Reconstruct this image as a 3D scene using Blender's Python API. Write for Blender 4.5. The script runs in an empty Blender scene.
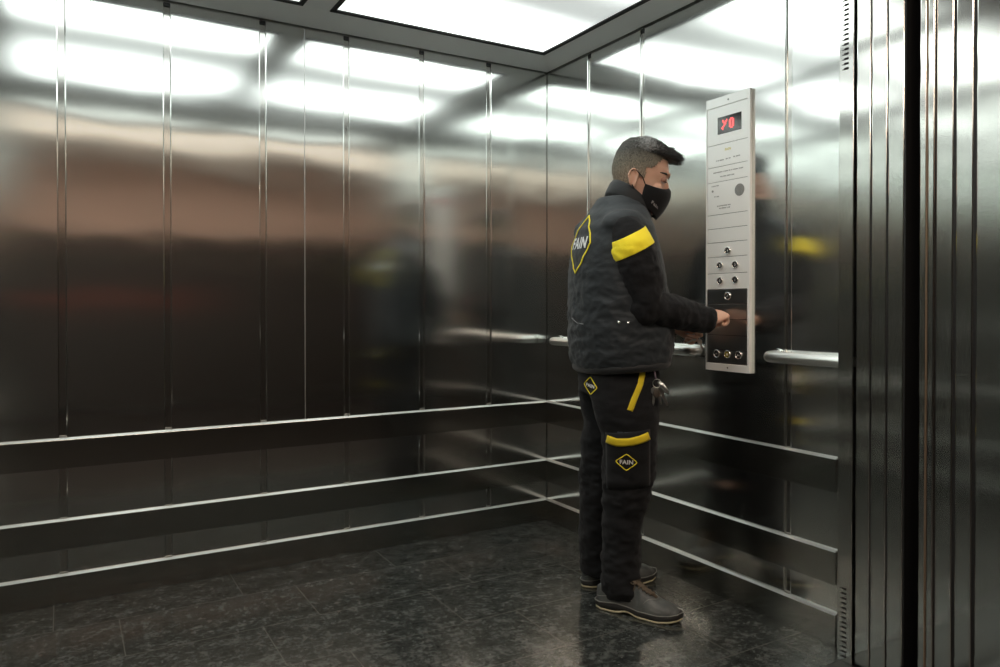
import bpy, bmesh, math, random
from mathutils import Vector, Matrix, noise
from mathutils.bvhtree import BVHTree
random.seed(7)
PI = math.pi
COL = bpy.context.scene.collection
def R(a): return math.radians(a)

# ------------------------------------------------------------------ materials
def mat(name, col, rough=.6, metal=0., spec=.5, coat=0., emit=None, estr=0.):
    m = bpy.data.materials.new(name); m.use_nodes = True
    b = m.node_tree.nodes['Principled BSDF']
    b.inputs['Base Color'].default_value = (*col, 1)
    b.inputs['Roughness'].default_value = rough
    b.inputs['Metallic'].default_value = metal
    b.inputs['Specular IOR Level'].default_value = spec
    b.inputs['Coat Weight'].default_value = coat
    if emit:
        b.inputs['Emission Color'].default_value = (*emit, 1)
        b.inputs['Emission Strength'].default_value = estr
    return m
def nd(m, t, **kw):
    n = m.node_tree.nodes.new(t)
    for k, v in kw.items(): setattr(n, k, v)
    return n
def lk(m, a, b): m.node_tree.links.new(a, b)
def bsdf(m): return m.node_tree.nodes['Principled BSDF']

def coords(m, scale, kind='Object'):
    tc = nd(m, 'ShaderNodeTexCoord'); mp = nd(m, 'ShaderNodeMapping')
    mp.inputs['Scale'].default_value = scale
    lk(m, tc.outputs[kind], mp.inputs['Vector'])
    return mp.outputs['Vector']

def steel(name, col, rough=.3, aniso=.85, tangent=(0, 0, 1), grain=(260, 260, 2.5), warp=.0035, wscale=(1.5, 1.5, 3.2), rot=.25):
    m = mat(name, col, rough, 1.)
    b = bsdf(m)
    b.inputs['Anisotropic'].default_value = aniso
    b.inputs['Anisotropic Rotation'].default_value = rot
    t = nd(m, 'ShaderNodeCombineXYZ')
    for i in range(3): t.inputs[i].default_value = tangent[i]
    lk(m, t.outputs[0], b.inputs['Tangent'])
    # fine brushed grain
    n = nd(m, 'ShaderNodeTexNoise'); n.inputs['Scale'].default_value = 1; n.inputs['Detail'].default_value = 3
    lk(m, coords(m, grain), n.inputs['Vector'])
    mr = nd(m, 'ShaderNodeMapRange')
    mr.inputs['To Min'].default_value = rough*.9; mr.inputs['To Max'].default_value = rough*1.1
    lk(m, n.outputs['Fac'], mr.inputs['Value']); lk(m, mr.outputs[0], b.inputs['Roughness'])
    if warp:
        # the sheets are never perfectly flat; every sheet has its own slow waves
        w = nd(m, 'ShaderNodeTexNoise', noise_dimensions='4D'); w.inputs['Scale'].default_value = 1
        w.inputs['Detail'].default_value = 1.5
        oi = nd(m, 'ShaderNodeObjectInfo'); mu = nd(m, 'ShaderNodeMath', operation='MULTIPLY')
        mu.inputs[1].default_value = 9
        lk(m, oi.outputs['Random'], mu.inputs[0]); lk(m, mu.outputs[0], w.inputs['W'])
        lk(m, coords(m, wscale), w.inputs['Vector'])
        bp = nd(m, 'ShaderNodeBump'); bp.inputs['Strength'].default_value = 1; bp.inputs['Distance'].default_value = warp
        lk(m, w.outputs['Fac'], bp.inputs['Height']); lk(m, bp.outputs[0], b.inputs['Normal'])
    return m

def cloth(name, col, rough=.8, fold=.006, fscale=(9, 9, 14), weave=900, sheen=.3, col2=None, spec=.3):
    m = mat(name, col, rough, 0, spec)
    b = bsdf(m)
    b.inputs['Sheen Weight'].default_value = sheen; b.inputs['Sheen Roughness'].default_value = .5
    n = nd(m, 'ShaderNodeTexNoise'); n.inputs['Scale'].default_value = 1; n.inputs['Detail'].default_value = 4
    n.inputs['Distortion'].default_value = .8
    lk(m, coords(m, fscale), n.inputs['Vector'])
    n2 = nd(m, 'ShaderNodeTexNoise'); n2.inputs['Scale'].default_value = weave; n2.inputs['Detail'].default_value = 1
    lk(m, coords(m, (1, 1, 1)), n2.inputs['Vector'])
    b1 = nd(m, 'ShaderNodeBump'); b1.inputs['Distance'].default_value = fold; b1.inputs['Strength'].default_value = 1
    lk(m, n.outputs['Fac'], b1.inputs['Height'])
    b2 = nd(m, 'ShaderNodeBump'); b2.inputs['Distance'].default_value = .0006; b2.inputs['Strength'].default_value = .6
    lk(m, n2.outputs['Fac'], b2.inputs['Height']); lk(m, b1.outputs[0], b2.inputs['Normal'])
    lk(m, b2.outputs[0], b.inputs['Normal'])
    if col2:
        r = nd(m, 'ShaderNodeValToRGB')
        r.color_ramp.elements[0].color = (*col, 1); r.color_ramp.elements[1].color = (*col2, 1)
        r.color_ramp.elements[0].position = .35; r.color_ramp.elements[1].position = .7
        n3 = nd(m, 'ShaderNodeTexNoise'); n3.inputs['Scale'].default_value = 14; n3.inputs['Detail'].default_value = 5
        lk(m, coords(m, (1, 1, 1)), n3.inputs['Vector'])
        lk(m, n3.outputs['Fac'], r.inputs[0]); lk(m, r.outputs[0], b.inputs['Base Color'])
    return m

STEEL = steel('brushed_steel_wall', (.82, .84, .82), .145, .82)
STEELR = steel('brushed_steel_rail', (.46, .46, .43), .19, .7, tangent=(0, 0, 1), warp=.001)
STEELJ = steel('brushed_steel_jamb', (.70, .70, .67), .145, .8, warp=.0015)
STEELC = steel('brushed_steel_ceiling', (.86, .87, .85), .48, .3, tangent=(1, 0, 0), grain=(2.5, 260, 260), warp=.001)
STEELP = steel('pale_brushed_steel_panel', (.97, .98, .95), .46, .6, tangent=(0, 0, 1), grain=(260, 3, 400), warp=.0012, rot=0.)
SILL = mat('dark_sill_metal', (.08, .08, .075), .45, 1.)
EDGE = mat('polished_edge', (.58, .58, .56), .42, 1.)
CHROME = mat('satin_chrome', (.78, .78, .75), .2, 1.)
RAILM = mat('satin_rail_steel', (.85, .85, .82), .34, 1.)
BLACK = mat('black_metal', (.006, .006, .006), .5)
DARK = mat('dark_gap', (.01, .01, .01), .8)

bsdf(STEELC).inputs['Metallic'].default_value = .45
# floor: dark polished granite in long tiles
def granite():
    m = mat('dark_granite', (.02, .02, .02), .3, 0, .5)
    b = bsdf(m); V = coords(m, (1, 1, 1))
    n = nd(m, 'ShaderNodeTexNoise'); n.inputs['Scale'].default_value = 55; n.inputs['Detail'].default_value = 8; n.inputs['Roughness'].default_value = .75
    lk(m, V, n.inputs['Vector'])
    n2 = nd(m, 'ShaderNodeTexNoise'); n2.inputs['Scale'].default_value = 16; n2.inputs['Detail'].default_value = 5
    n2.inputs['Distortion'].default_value = .2
    lk(m, V, n2.inputs['Vector'])
    ad = nd(m, 'ShaderNodeMath', operation='MULTIPLY_ADD'); ad.inputs[1].default_value = .36
    lk(m, n2.outputs['Fac'], ad.inputs[0])
    mu = nd(m, 'ShaderNodeMath', operation='MULTIPLY'); mu.inputs[1].default_value = .70
    lk(m, n.outputs['Fac'], mu.inputs[0]); lk(m, mu.outputs[0], ad.inputs[2])
    r = nd(m, 'ShaderNodeValToRGB'); e = r.color_ramp.elements
    e[0].position = .40; e[0].color = (.006, .0065, .0065, 1)
    e[1].position = .68; e[1].color = (.095, .103, .097, 1)
    x = e.new(.52); x.color = (.032, .036, .034, 1)
    lk(m, ad.outputs[0], r.inputs[0])
    # white mineral flecks
    vo = nd(m, 'ShaderNodeTexVoronoi'); vo.inputs['Scale'].default_value = 32
    lk(m, V, vo.inputs['Vector'])
    lt = nd(m, 'ShaderNodeMath', operation='LESS_THAN'); lt.inputs[1].default_value = .07
    lk(m, vo.outputs['Distance'], lt.inputs[0])
    mm = lt
    mx = nd(m, 'ShaderNodeMixRGB'); mx.inputs[2].default_value = (.16, .17, .16, 1)
    lk(m, mm.outputs[0], mx.inputs[0]); lk(m, r.outputs[0], mx.inputs[1])
    # joints
    br = nd(m, 'ShaderNodeTexBrick'); br.offset = .32; br.offset_frequency = 2
    br.inputs['Scale'].default_value = 1; br.inputs['Mortar Size'].default_value = .0016
    br.inputs['Mortar Smooth'].default_value = .2
    br.inputs['Brick Width'].default_value = .62; br.inputs['Row Height'].default_value = .32
    tc = nd(m, 'ShaderNodeTexCoord'); mp = nd(m, 'ShaderNodeMapping'); mp.inputs['Location'].default_value = (.75+.62*5, .27+.32*8, 0)
    lk(m, tc.outputs['Object'], mp.inputs['Vector']); lk(m, mp.outputs[0], br.inputs['Vector'])
    mj = nd(m, 'ShaderNodeMixRGB'); mj.inputs[2].default_value = (.085, .085, .075, 1)
    lk(m, br.outputs['Fac'], mj.inputs[0]); lk(m, mx.outputs[0], mj.inputs[1])
    lk(m, mj.outputs[0], b.inputs['Base Color'])
    mr = nd(m, 'ShaderNodeMapRange'); mr.inputs['From Min'].default_value = .35; mr.inputs['From Max'].default_value = .65
    mr.inputs['To Min'].default_value = .14; mr.inputs['To Max'].default_value = .18
    lk(m, n2.outputs['Fac'], mr.inputs['Value']); lk(m, mr.outputs[0], b.inputs['Roughness'])
    return m
GRANITE = granite()

# opal light panel: tubes run along x behind it, so it is brighter over the tubes
def opal():
    m = mat('opal_diffuser', (.8, .8, .8), .4)
    b = bsdf(m)
    tc = nd(m, 'ShaderNodeTexCoord'); sp = nd(m, 'ShaderNodeSeparateXYZ'); lk(m, tc.outputs['Generated'], sp.inputs[0])
    def bump1(sock, c, w):   # 1 - smooth falloff around c
        s = nd(m, 'ShaderNodeMath', operation='SUBTRACT'); s.inputs[1].default_value = c; lk(m, sock, s.inputs[0])
        a = nd(m, 'ShaderNodeMath', operation='ABSOLUTE'); lk(m, s.outputs[0], a.inputs[0])
        r = nd(m, 'ShaderNodeMapRange', interpolation_type='SMOOTHSTEP'); r.inputs['From Min'].default_value = 0; r.inputs['From Max'].default_value = w
        r.inputs['To Min'].default_value = 1; r.inputs['To Max'].default_value = 0
        lk(m, a.outputs[0], r.inputs['Value']); return r.outputs[0]
    t1 = bump1(sp.outputs['Y'], .86, .23); t2 = bump1(sp.outputs['Y'], .28, .30)
    mx = nd(m, 'ShaderNodeMath', operation='MAXIMUM'); lk(m, t1, mx.inputs[0]); lk(m, t2, mx.inputs[1])
    ex = bump1(sp.outputs['X'], .5, .95)
    mu = nd(m, 'ShaderNodeMath', operation='MULTIPLY'); lk(m, mx.outputs[0], mu.inputs[0]); lk(m, ex, mu.inputs[1])
    mr = nd(m, 'ShaderNodeMapRange'); mr.inputs['To Min'].default_value = EMIN; mr.inputs['To Max'].default_value = EMAX
    lk(m, mu.outputs[0], mr.inputs['Value'])
    b.inputs['Emission Color'].default_value = (.93, 1., .965, 1)
    lk(m, mr.outputs[0], b.inputs['Emission Strength'])
    return m
EMIN, EMAX = .55, 4.6
OPAL = opal()

# ------------------------------------------------------------------ mesh helpers
class MB:
    def __init__(s): s.bm = bmesh.new()
    def box(s, x0, x1, y0, y1, z0, z1):
        r = bmesh.ops.create_cube(s.bm, size=1)
        for v in r['verts']:
            v.co = Vector((x0 if v.co.x < 0 else x1, y0 if v.co.y < 0 else y1, z0 if v.co.z < 0 else z1))
        return r['verts']
    def tube(s, pts, rads, n=16, cap=True):
        pts = [Vector(p) for p in pts]
        if not isinstance(rads, list): rads = [rads]*len(pts)
        up = Vector((0, 0, 1)); rings = []
        for i, p in enumerate(pts):
            d = (pts[min(i+1, len(pts)-1)]-pts[max(i-1, 0)]).normalized()
            a = d.cross(up)
            if a.length < .05: a = d.cross(Vector((1, 0, 0)))
            a.normalize(); b = a.cross(d).normalized()
            up = b if i else b
            r = rads[i]; ra, rb = (r if hasattr(r, '__len__') else (r, r))
            rings.append([s.bm.verts.new(p+a*ra*math.cos(2*PI*k/n)+b*rb*math.sin(2*PI*k/n)) for k in range(n)])
        s.loft(rings, cap); return rings
    def loft(s, rings, cap=True):
        n = len(rings[0])
        for a, b in zip(rings, rings[1:]):
            for k in range(n):
                s.bm.faces.new((a[k], a[(k+1) % n], b[(k+1) % n], b[k]))
        if cap:
            s.bm.faces.new(rings[0][::-1]); s.bm.faces.new(rings[-1])
    def ell(s, c, r, rot=None, seg=20):
        g = bmesh.ops.create_uvsphere(s.bm, u_segments=seg, v_segments=seg//2+2, radius=1)
        M = Matrix.Translation(Vector(c)) @ (rot.to_4x4() if rot else Matrix()) @ Matrix.Diagonal((*r, 1))
        for v in g['verts']: v.co = M @ v.co
        return g['verts']
    def cyl(s, c, axis, r, h, n=24, r2=None):
        axis = Vector(axis).normalized(); c = Vector(c)
        s.tube([c-axis*h/2, c+axis*h/2], [r, r if r2 is None else r2], n)
    def quad(s, *p): s.bm.faces.new([s.bm.verts.new(Vector(q)) for q in p])
    def xf(s, M):
        for v in s.bm.verts: v.co = M @ v.co
    def mesh(s, name='m'):
        bmesh.ops.recalc_face_normals(s.bm, faces=s.bm.faces)
        me = bpy.data.meshes.new(name); s.bm.to_mesh(me); s.bm.free(); return me
    def build(s, name, m, parent=None, smooth=False, bevel=0, seg=2):
        return link(name, s.mesh(name), m, parent, smooth, bevel, seg)
def link(name, me, m, parent=None, smooth=False, bevel=0, seg=2):
    o = bpy.data.objects.new(name, me); COL.objects.link(o)
    me.materials.clear(); me.materials.append(m)
    for p in me.polygons: p.use_smooth = smooth
    if bevel:
        b = o.modifiers.new('b', 'BEVEL'); b.width = bevel; b.segments = seg; b.limit_method = 'ANGLE'
    if parent: o.parent = parent
    return o
def empty(name, loc=(0, 0, 0), rz=0, parent=None):
    o = bpy.data.objects.new(name, None); COL.objects.link(o); o.location = loc; o.rotation_euler = (0, 0, rz)
    o.empty_display_size = .05
    if parent: o.parent = parent
    return o
def tag(o, label=None, cat=None, group=None, kind=None):
    if label: o['label'] = label
    if cat: o['category'] = cat
    if group: o['group'] = group
    if kind: o['kind'] = kind
    return o
def remesh(me, voxel, smooth=4, factor=.5, disp=None):
    """join the overlapping closed shells of a mesh into one skin"""
    o = bpy.data.objects.new('tmp', me); COL.objects.link(o)
    r = o.modifiers.new('r', 'REMESH'); r.mode = 'VOXEL'; r.voxel_size = voxel
    if smooth:
        s = o.modifiers.new('s', 'SMOOTH'); s.iterations = smooth; s.factor = factor
    dg = bpy.context.evaluated_depsgraph_get(); dg.update()
    out = bpy.data.meshes.new_from_object(o.evaluated_get(dg))
    bpy.data.objects.remove(o)
    if disp:
        ns = [v.normal.copy() for v in out.vertices]
        for v, n in zip(out.vertices, ns): v.co += n*disp(v.co.copy(), n)
    return out
def text_mesh(txt, size, bold=0., align='CENTER'):
    c = bpy.data.curves.new('t', 'FONT'); c.body = txt; c.size = size; c.align_x = align; c.align_y = 'CENTER'; c.offset = bold; c.space_character = 1.08
    o = bpy.data.objects.new('t', c); COL.objects.link(o)
    dg = bpy.context.evaluated_depsgraph_get(); dg.update()
    me = bpy.data.meshes.new_from_object(o.evaluated_get(dg)); bpy.data.objects.remove(o)
    return me

# ------------------------------------------------------------------ camera
FOC = 746.0; CAM = Vector((-2.157, -3.198, 1.10)); YAW = R(30.4)
Rv = Vector((math.cos(YAW), -math.sin(YAW), 0)); Fv = Vector((math.sin(YAW), math.cos(YAW), 0))
cd = bpy.data.cameras.new('camera'); cam = bpy.data.objects.new('camera', cd); COL.objects.link(cam)
cd.sensor_width = 36; cd.lens = FOC*36/1000; cd.shift_y = -(333.5-306+ -6.5)/1000; cd.clip_start = .05
cam.location = CAM; cam.rotation_euler = (R(90-.5), 0, -YAW)
bpy.context.scene.camera = cam

# ------------------------------------------------------------------ the car
W, D, H = 2.51, 1.70, 2.30
TR = [(.0, .108), (.200, .312), (.500, .612)]     # kick rails z0, z1
def wall_sheets(name, edges, horizontal, parent, skipz=None):
    """steel sheets between seams; edges are seam centres along the wall"""
    g = .011
    for a, b in zip(edges, edges[1:]):
        a0 = a+(g if a > edges[0] else 0); b0 = b-(g if b < edges[-1] else 0)
        m = MB()
        if horizontal: m.box(a0, b0, -.0, .012, .001, H-.008)
        else: m.box(.0, .012, a0, b0, .001, H-.008)
        m.build('wall_sheet', STEEL, parent, bevel=.004)
# back wall (plane y = 0)
wb = MB(); wb.box(-W, .05, .007, .05, 0, H+.05); wall_back = tag(wb.build('wall_back', STEELJ), kind='structure')
wall_sheets('wall_back', [-2.51, -2.157, -1.798, -1.43, -1.068, -.704, -.344, 0], True, wall_back)
wr = MB(); wr.box(.007, .05, -D-.03, .007, 0, H+.05); wall_right = tag(wr.build('wall_right', STEELJ), kind='structure')
wall_sheets('wall_right', [-D-.03, -1.483, -.731, -.357, 0], False, wall_right)
wl = MB(); wl.box(-W-.05, -W-.017, -D-.03, .05, 0, H+.05); wall_left = tag(wl.build('wall_left', STEELJ), kind='structure')
g = MB()
for a, b in ((-D-.03, -1.494), (-1.472, -1.12), (-1.098, -.742), (-.72, -.368), (-.346, 0)):
    m = MB(); m.box(-W-.012, -W, a, b, .001, H-.008); m.build('wall_sheet', STEEL, wall_left, bevel=.0025)
# the hairline seam in the middle sheet of the back wall
m = MB(); m.box(-1.2565, -1.2535, -.0012, .002, TR[2][1], H-.008); m.build('seam', EDGE, wall_back)
# black stops at the seam tops, small clips at the rails
for x in (-2.157, -1.798, -1.43, -1.068, -.704, -.344):
    m = MB(); m.box(x-.011, x+.011, -.001, .016, H-.022, H-.008); m.build('seam_stop', BLACK, wall_back)
    m = MB()
    m.box(x-.012, x+.012, .001, .016, TR[2][1]-.002, TR[2][1]+.008); m.build('seam_clip', EDGE, wall_back)
for y in (-1.483, -.731, -.357):
    m = MB(); m.box(-.001, .016, y-.011, y+.011, H-.022, H-.008); m.build('seam_stop', BLACK, wall_right)
# kick rails
RP = .016
def rails(parent, kind):
    for i, (z0, z1) in enumerate(TR):
        for part, a, b, mt in (('kick_rail', z0, z1-.006, STEELR), ('rail_lip', z1-.006, z1, EDGE)):
            m = MB(); q = RP+(.0015 if part == 'rail_lip' else 0)
            if kind == 'b': vs = m.box(-W, -.0, -q, .0, a+.0005, b)
            if kind == 'r': vs = m.box(-q, 0., -D+.02, -.0, a+.0005, b)
            if kind == 'l': vs = m.box(-W, -W+q, -D+.02, 0, a+.0005, b)
            if part == 'rail_lip':      # the lip slopes back to the wall
                for v in vs:
                    if v.co.z > b-.001:
                        if kind == 'b' and v.co.y < -.01: v.co.y = -.006
                        if kind == 'r' and v.co.x < -.01: v.co.x = -.006
                        if kind == 'l' and v.co.x > -W+.01: v.co.x = -W+.006
            m.build(part, mt, parent, bevel=.0008)
rails(wall_back, 'b'); rails(wall_right, 'r'); rails(wall_left, 'l')

# floor: car + sill + lobby
m = MB(); m.box(-W-.05, .05, -D-.04, .05, -.03, 0); tag(m.build('floor', GRANITE), kind='structure')
m = MB(); m.box(-W-.05, .3, -1.955, -D-.04, -.03, -.001); m.build('trim_1', SILL); tag(bpy.data.objects['trim_1'], kind='structure')
m = MB(); m.box(-W-.05, .3, -2.25, -1.985, -.03, -.001); m.build('trim_2', SILL); tag(bpy.data.objects['trim_2'], kind='structure')
LOB = mat('lobby_floor', (.014, .012, .011), .4)
m = MB(); m.box(-6, 2.5, -5.4, -2.25, -.03, 0); tag(m.build('floor_lobby', LOB), kind='structure')

# car ceiling: steel frame with two opal panels in black frames
px0, px1, px2, px3 = -.135, -1.20, -1.31, -2.375; py0, py1 = -.175, -1.52
m = MB()
z0, z1 = H, H+.03
CZ = .018          # the border panels rise slightly from the walls to the lights
def slope(vs, key):
    for v in vs:
        if v.co.z < H+.001 and key(v.co): v.co.z += CZ
A0, A1, B0, B1 = -W+.004, -.004, -D, -.004
def panel(pts):
    lo = [m.bm.verts.new(Vector(p)) for p in pts]; hi = [m.bm.verts.new(Vector((p[0], p[1], H+.04))) for p in pts]; m.loft([lo, hi])
zi = H+CZ
panel([(A0, B1, H), (A1, B1, H), (px0, py0, zi), (px3, py0, zi)]); panel([(A0, B0, H), (A1, B0, H), (px0, py1, zi), (px3, py1, zi)])
panel([(A1, B0, H), (A1, B1, H), (px0, py0, zi), (px0, py1, zi)]); panel([(A0, B0, H), (A0, B1, H), (px3, py0, zi), (px3, py1, zi)])
m.box(px2, px1, py1, py0, zi, H+.04)
ceil = tag(m.build('ceiling', STEELC, bevel=.0), kind='structure')
m = MB(); m.box(-W-.05, .05, -D-.03, .05, H+.055, H+.09); m.build('ceiling_backing', DARK, ceil)
for k, (a, b) in enumerate(((px1, px0), (px3, px2))):
    t = empty('ceiling_light', ((a+b)/2, (py0+py1)/2, H+CZ))
    tag(t, ['square glowing white ceiling light above the man, nearest the control panel', 'white ceiling light cut off by the top edge, left of the steel divider'][k],
        'ceiling light', 'backlit panels in the lift ceiling')
    hx, hy = (b-a)/2, (py0-py1)/2
    f = MB(); w = .022
    f.box(-hx, hx, hy-w, hy, -.004, .028); f.box(-hx, hx, -hy, -hy+w, -.004, .028)
    f.box(-hx, -hx+w, -hy+w, hy-w, -.004, .028); f.box(hx-w, hx, -hy+w, hy-w, -.004, .028)
    f.build('frame', BLACK, t, bevel=.003)
    f = MB(); f.box(-hx+w-.002, hx-w+.002, -hy+w-.002, hy-w+.002, .004, .02); f.build('diffuser', OPAL, t)

# ------------------------------------------------------------------ front return, doors, portal
def side(sgn):
    """jamb stack on one side of the opening; sgn=+1 right, -1 left"""
    X = (lambda x: x) if sgn > 0 else (lambda x: -W-x)
    def bx(m, x0, x1, *r):
        a, b = sorted((X(x0), X(x1))); m.box(a, b, *r)
    m = MB(); bx(m, -.08, .05, -1.782, -1.732, 0, H+.05)
    w = m.build('wall_front_'+('right' if sgn > 0 else 'left'), STEELJ, bevel=.002); tag(w, kind='structure')
    # ventilation slots, top and bottom
    for z0, z1 in ((.015, .235), (1.825, 2.28)):
        v = MB(); z = z0
        while z < z1:
            bx(v, -.0815, -.078, -1.764, -1.750, z, z+.0062); bx(v, -.0812, -.078, -1.749, -1.743, z+.001, z+.003); z += .0150
        v.build('vent_slots', DARK, w)
    ya = -1.789
    d = None
    for i, yb in enumerate((-1.838, -1.889, -1.940)):
        m = MB(); bx(m, -.08, .28, yb, ya-.003, .012, 2.30)
        nm = 'door_%d' % (1 if sgn > 0 else 3)
        if d is None: d = empty(nm, (X(0), -1.86, 0)); tag(d, kind='structure')
        o = m.build('door_panel', STEELJ, d, bevel=.003); o.location = -d.location
        m = MB(); bx(m, -.0785, .2, yb-.004, yb+.001, .012, 2.30); o = m.build('gap_shade', BLACK, d); o.location = -d.location  # black filler strip imitates the shade in the gap between panels
        ya = yb
    d2 = empty('door_%d' % (2 if sgn > 0 else 4), (X(0), -2.06, 0)); tag(d2, kind='structure')
    for (a, b, xx) in ((-2.004, -1.985, -.08), (-2.028, -2.010, -.084), (-2.077, -2.031, -.08), (-2.128, -2.084, -.08)):
        m = MB(); bx(m, xx, .28, a, b, .012, 2.30); o = m.build('door_panel', STEELJ, d2, bevel=.003); o.location = -d2.location
    m = MB()
    for a in (-2.007, -2.0295, -2.0805, -2.1315): bx(m, -.0775, .2, a-.004, a+.004, .012, 2.30)
    o = m.build('gap_shade', BLACK, d2); o.location = -d2.location  # shade of the landing door gaps, put in as black strips
    m = MB(); bx(m, -.0835, .1, -2.0095, -2.0045, .012, 2.30)
    o = m.build('edge_strip', mat('bronze_seal', (.22, .15, .10), .45, .6), d2); o.location = -d2.location
    m = MB(); bx(m, -.08, .3, -2.30, -2.136, 0, 2.55); tag(m.build('trim_%d' % (3 if sgn > 0 else 4), STEELJ, bevel=.003), kind='structure')
    m = MB(); bx(m, .29, .32, -2.3, -1.78, 0, 2.6); tag(m.build('shaft_wall', DARK), kind='structure')
side(1); side(-1)
HD = 2.21
m = MB(); m.box(-W+.08, -.08, -1.782, -1.732, HD, H+.05); tag(m.build('wall_front_header', STEELJ, bevel=.002), kind='structure')
m = MB(); m.box(-W+.08, -.08, -1.955, -1.789, HD+.01, 2.35); tag(m.build('trim_5', BLACK), kind='structure')
m = MB(); m.box(-W+.08, -.08, -2.30, -1.985, HD+.13, 2.55); tag(m.build('trim_6', STEELJ, bevel=.002), kind='structure')

# lobby outside the doors (seen only in the steel)
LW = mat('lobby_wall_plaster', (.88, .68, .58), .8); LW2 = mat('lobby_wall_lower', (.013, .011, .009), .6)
LC = mat('lobby_ceiling', (.55, .48, .38), .8)
LR = mat('lobby_red_band', (.12, .03, .02), .6)
def st(name, *b, m=LW):
    q = MB(); q.box(*b); return tag(q.build(name, m), kind='structure')
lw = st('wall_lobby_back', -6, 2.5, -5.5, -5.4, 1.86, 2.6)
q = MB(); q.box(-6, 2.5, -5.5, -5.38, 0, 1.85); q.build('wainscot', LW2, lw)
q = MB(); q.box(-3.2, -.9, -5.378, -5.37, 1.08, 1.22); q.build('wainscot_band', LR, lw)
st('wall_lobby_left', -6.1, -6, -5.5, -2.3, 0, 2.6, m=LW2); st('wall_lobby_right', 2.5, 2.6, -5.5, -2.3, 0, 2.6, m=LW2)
st('wall_lobby_front_left', -6, -W-.3, -2.3, -2.2, 0, 2.6); st('wall_lobby_front_right', .3, 2.5, -2.3, -2.2, 0, 2.6)
st('wall_lobby_front_top', -W-.3, .3, -2.3, -2.2, 2.35, 2.6)
st('ceiling_lobby', -6, 2.5, -5.5, -2.2, 2.55, 2.6, m=LC)
def area(name, loc, sx, sy, power, col, rot=(0, 0, 0)):
    l = bpy.data.lights.new(name, 'AREA'); l.shape = 'RECTANGLE'; l.size = sx; l.size_y = sy; l.energy = power; l.color = col
    o = bpy.data.objects.new(name, l); COL.objects.link(o); o.location = loc; o.rotation_euler = rot; return o
t = empty('lobby_lamp', (-1.6, -3.52, 2.55)); tag(t, 'wide warm luminous panel on the lobby ceiling outside the lift doors', 'ceiling light')
q = MB(); q.box(-2.8, 2.8, -.50, .50, -.05, -.012); q.build('diffuser', mat('warm_lamp', (.8, .8, .8), .5, emit=(1, .87, .70), estr=1.15), t)
t2 = empty('added_lobby_fill', (-1.6, -2.62, 2.55)); tag(t2, 'added warm fill strip under the lobby ceiling, out of sight, brightening the lobby wall', 'ceiling light')  # added fill light, hidden behind the header, to brighten the lobby wall
q = MB(); q.box(-2.4, 2.4, -.10, .10, -.03, -.012); q.build('diffuser', mat('added_warm_fill', (.8, .8, .8), .5, emit=(1, .80, .66), estr=19.), t2)
q = MB(); q.box(-2.43, 2.43, -.13, .13, -.012, 0); q.build('housing', BLACK, t2)
q = MB(); q.box(-2.83, 2.83, -.53, .53, -.012, 0); q.build('housing', BLACK, t)
#area('lobby_downlights', (-1.7, -5.2, 2.52), 3.0, .5, 16, (1, .78, .66))

# ------------------------------------------------------------------ handrails
def handrail(y0, y1, label, cut=False):
    t = empty('handrail', (0, (y0+y1)/2, 0))
    tag(t, label, 'handrail', 'tubular handrails on the right wall')
    z = .925; x = -.055; ym = (y0+y1)/2; m = MB()
    pts = [(-.004, y0, z), (-.025, y0+.0, z)]
    for k in range(1, 7):
        a = k/6*PI/2; pts.append((-.025-.03*math.sin(a), y0-.03*(1-math.cos(a)), z))
    e = []
    for k in range(0, 6):
        a = PI/2-k/6*PI/2; e.append((-.025-.03*math.sin(a), y1+.03*(1-math.cos(a)), z))
    pts += [(x, y0-.08, z), (x, ym, z), (x, y1+.08, z)] + e + [(-.025, y1, z), (-.004, y1, z)]
    pts = [(p[0], p[1]-ym, p[2]) for p in pts]
    m.tube(pts, .0195, 20); m.build('rail_tube', RAILM, t, smooth=True)
    for yy in (y0-.004, y1+.004):
        m = MB(); m.cyl((-.004, yy-ym, z), (1, 0, 0), .027, .006); m.build('wall_flange', CHROME, t, bevel=.001)
    return t
handrail(-.115, -1.085, 'round steel handrail on the right wall behind the man, between corner and control panel')
handrail(-1.435, -1.77, 'short round steel handrail right of the control panel')

# ------------------------------------------------------------------ control panel
PX = -.012
cop = empty('control_panel', (0, -1.221, 0)); tag(cop, 'tall brushed steel lift control panel with red display and round buttons on right wall', 'control panel')
Y0, Y1, Z0, Z1 = -1.335, -1.122, .855, 1.888
cy = -1.228
m = MB(); m.box(PX+.004, -.0005, Y0-cy, Y1-cy, Z0, Z1); m.build('case', STEELP, cop, bevel=.002)
bsdf(STEELP).inputs['Metallic'].default_value = .22
bf = .011
m = MB()
m.box(PX-.002, PX+.004, Y0-cy, Y0-cy+bf, Z0, Z1); m.box(PX-.002, PX+.004, Y1-cy-.005, Y1-cy, Z0, Z1)
m.box(PX-.002, PX+.004, Y0-cy+bf, Y1-cy-.005, Z0, .883); m.box(PX-.002, PX+.004, Y0-cy+bf, Y1-cy-.005, 1.853, Z1)
m.build('frame', EDGE if False else STEELP, cop, bevel=.001)
STEELD = steel('dark_brushed_inset', (.42, .42, .41), .3, .5, grain=(260, 3, 400), warp=.0012)
zs = [.883, .934, .990, 1.05, 1.108, 1.163, 1.223, 1.285, 1.34, 1.393, 1.446, 1.57, 1.627, 1.711, 1.853]
for i, (a, b) in enumerate(zip(zs, zs[1:])):
    m = MB(); m.box(PX, PX+.005, Y0-cy+bf+.001, Y1-cy-.006, a+.0009, b-.0009)
    m.build('face_plate', STEELD if i < 5 else STEELP, cop, bevel=.0006)
m = MB(); m.box(PX+.0035, PX+.0045, Y0-cy+.004, Y1-cy-.004, .88, 1.856); m.build('backing', DARK, cop)
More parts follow.
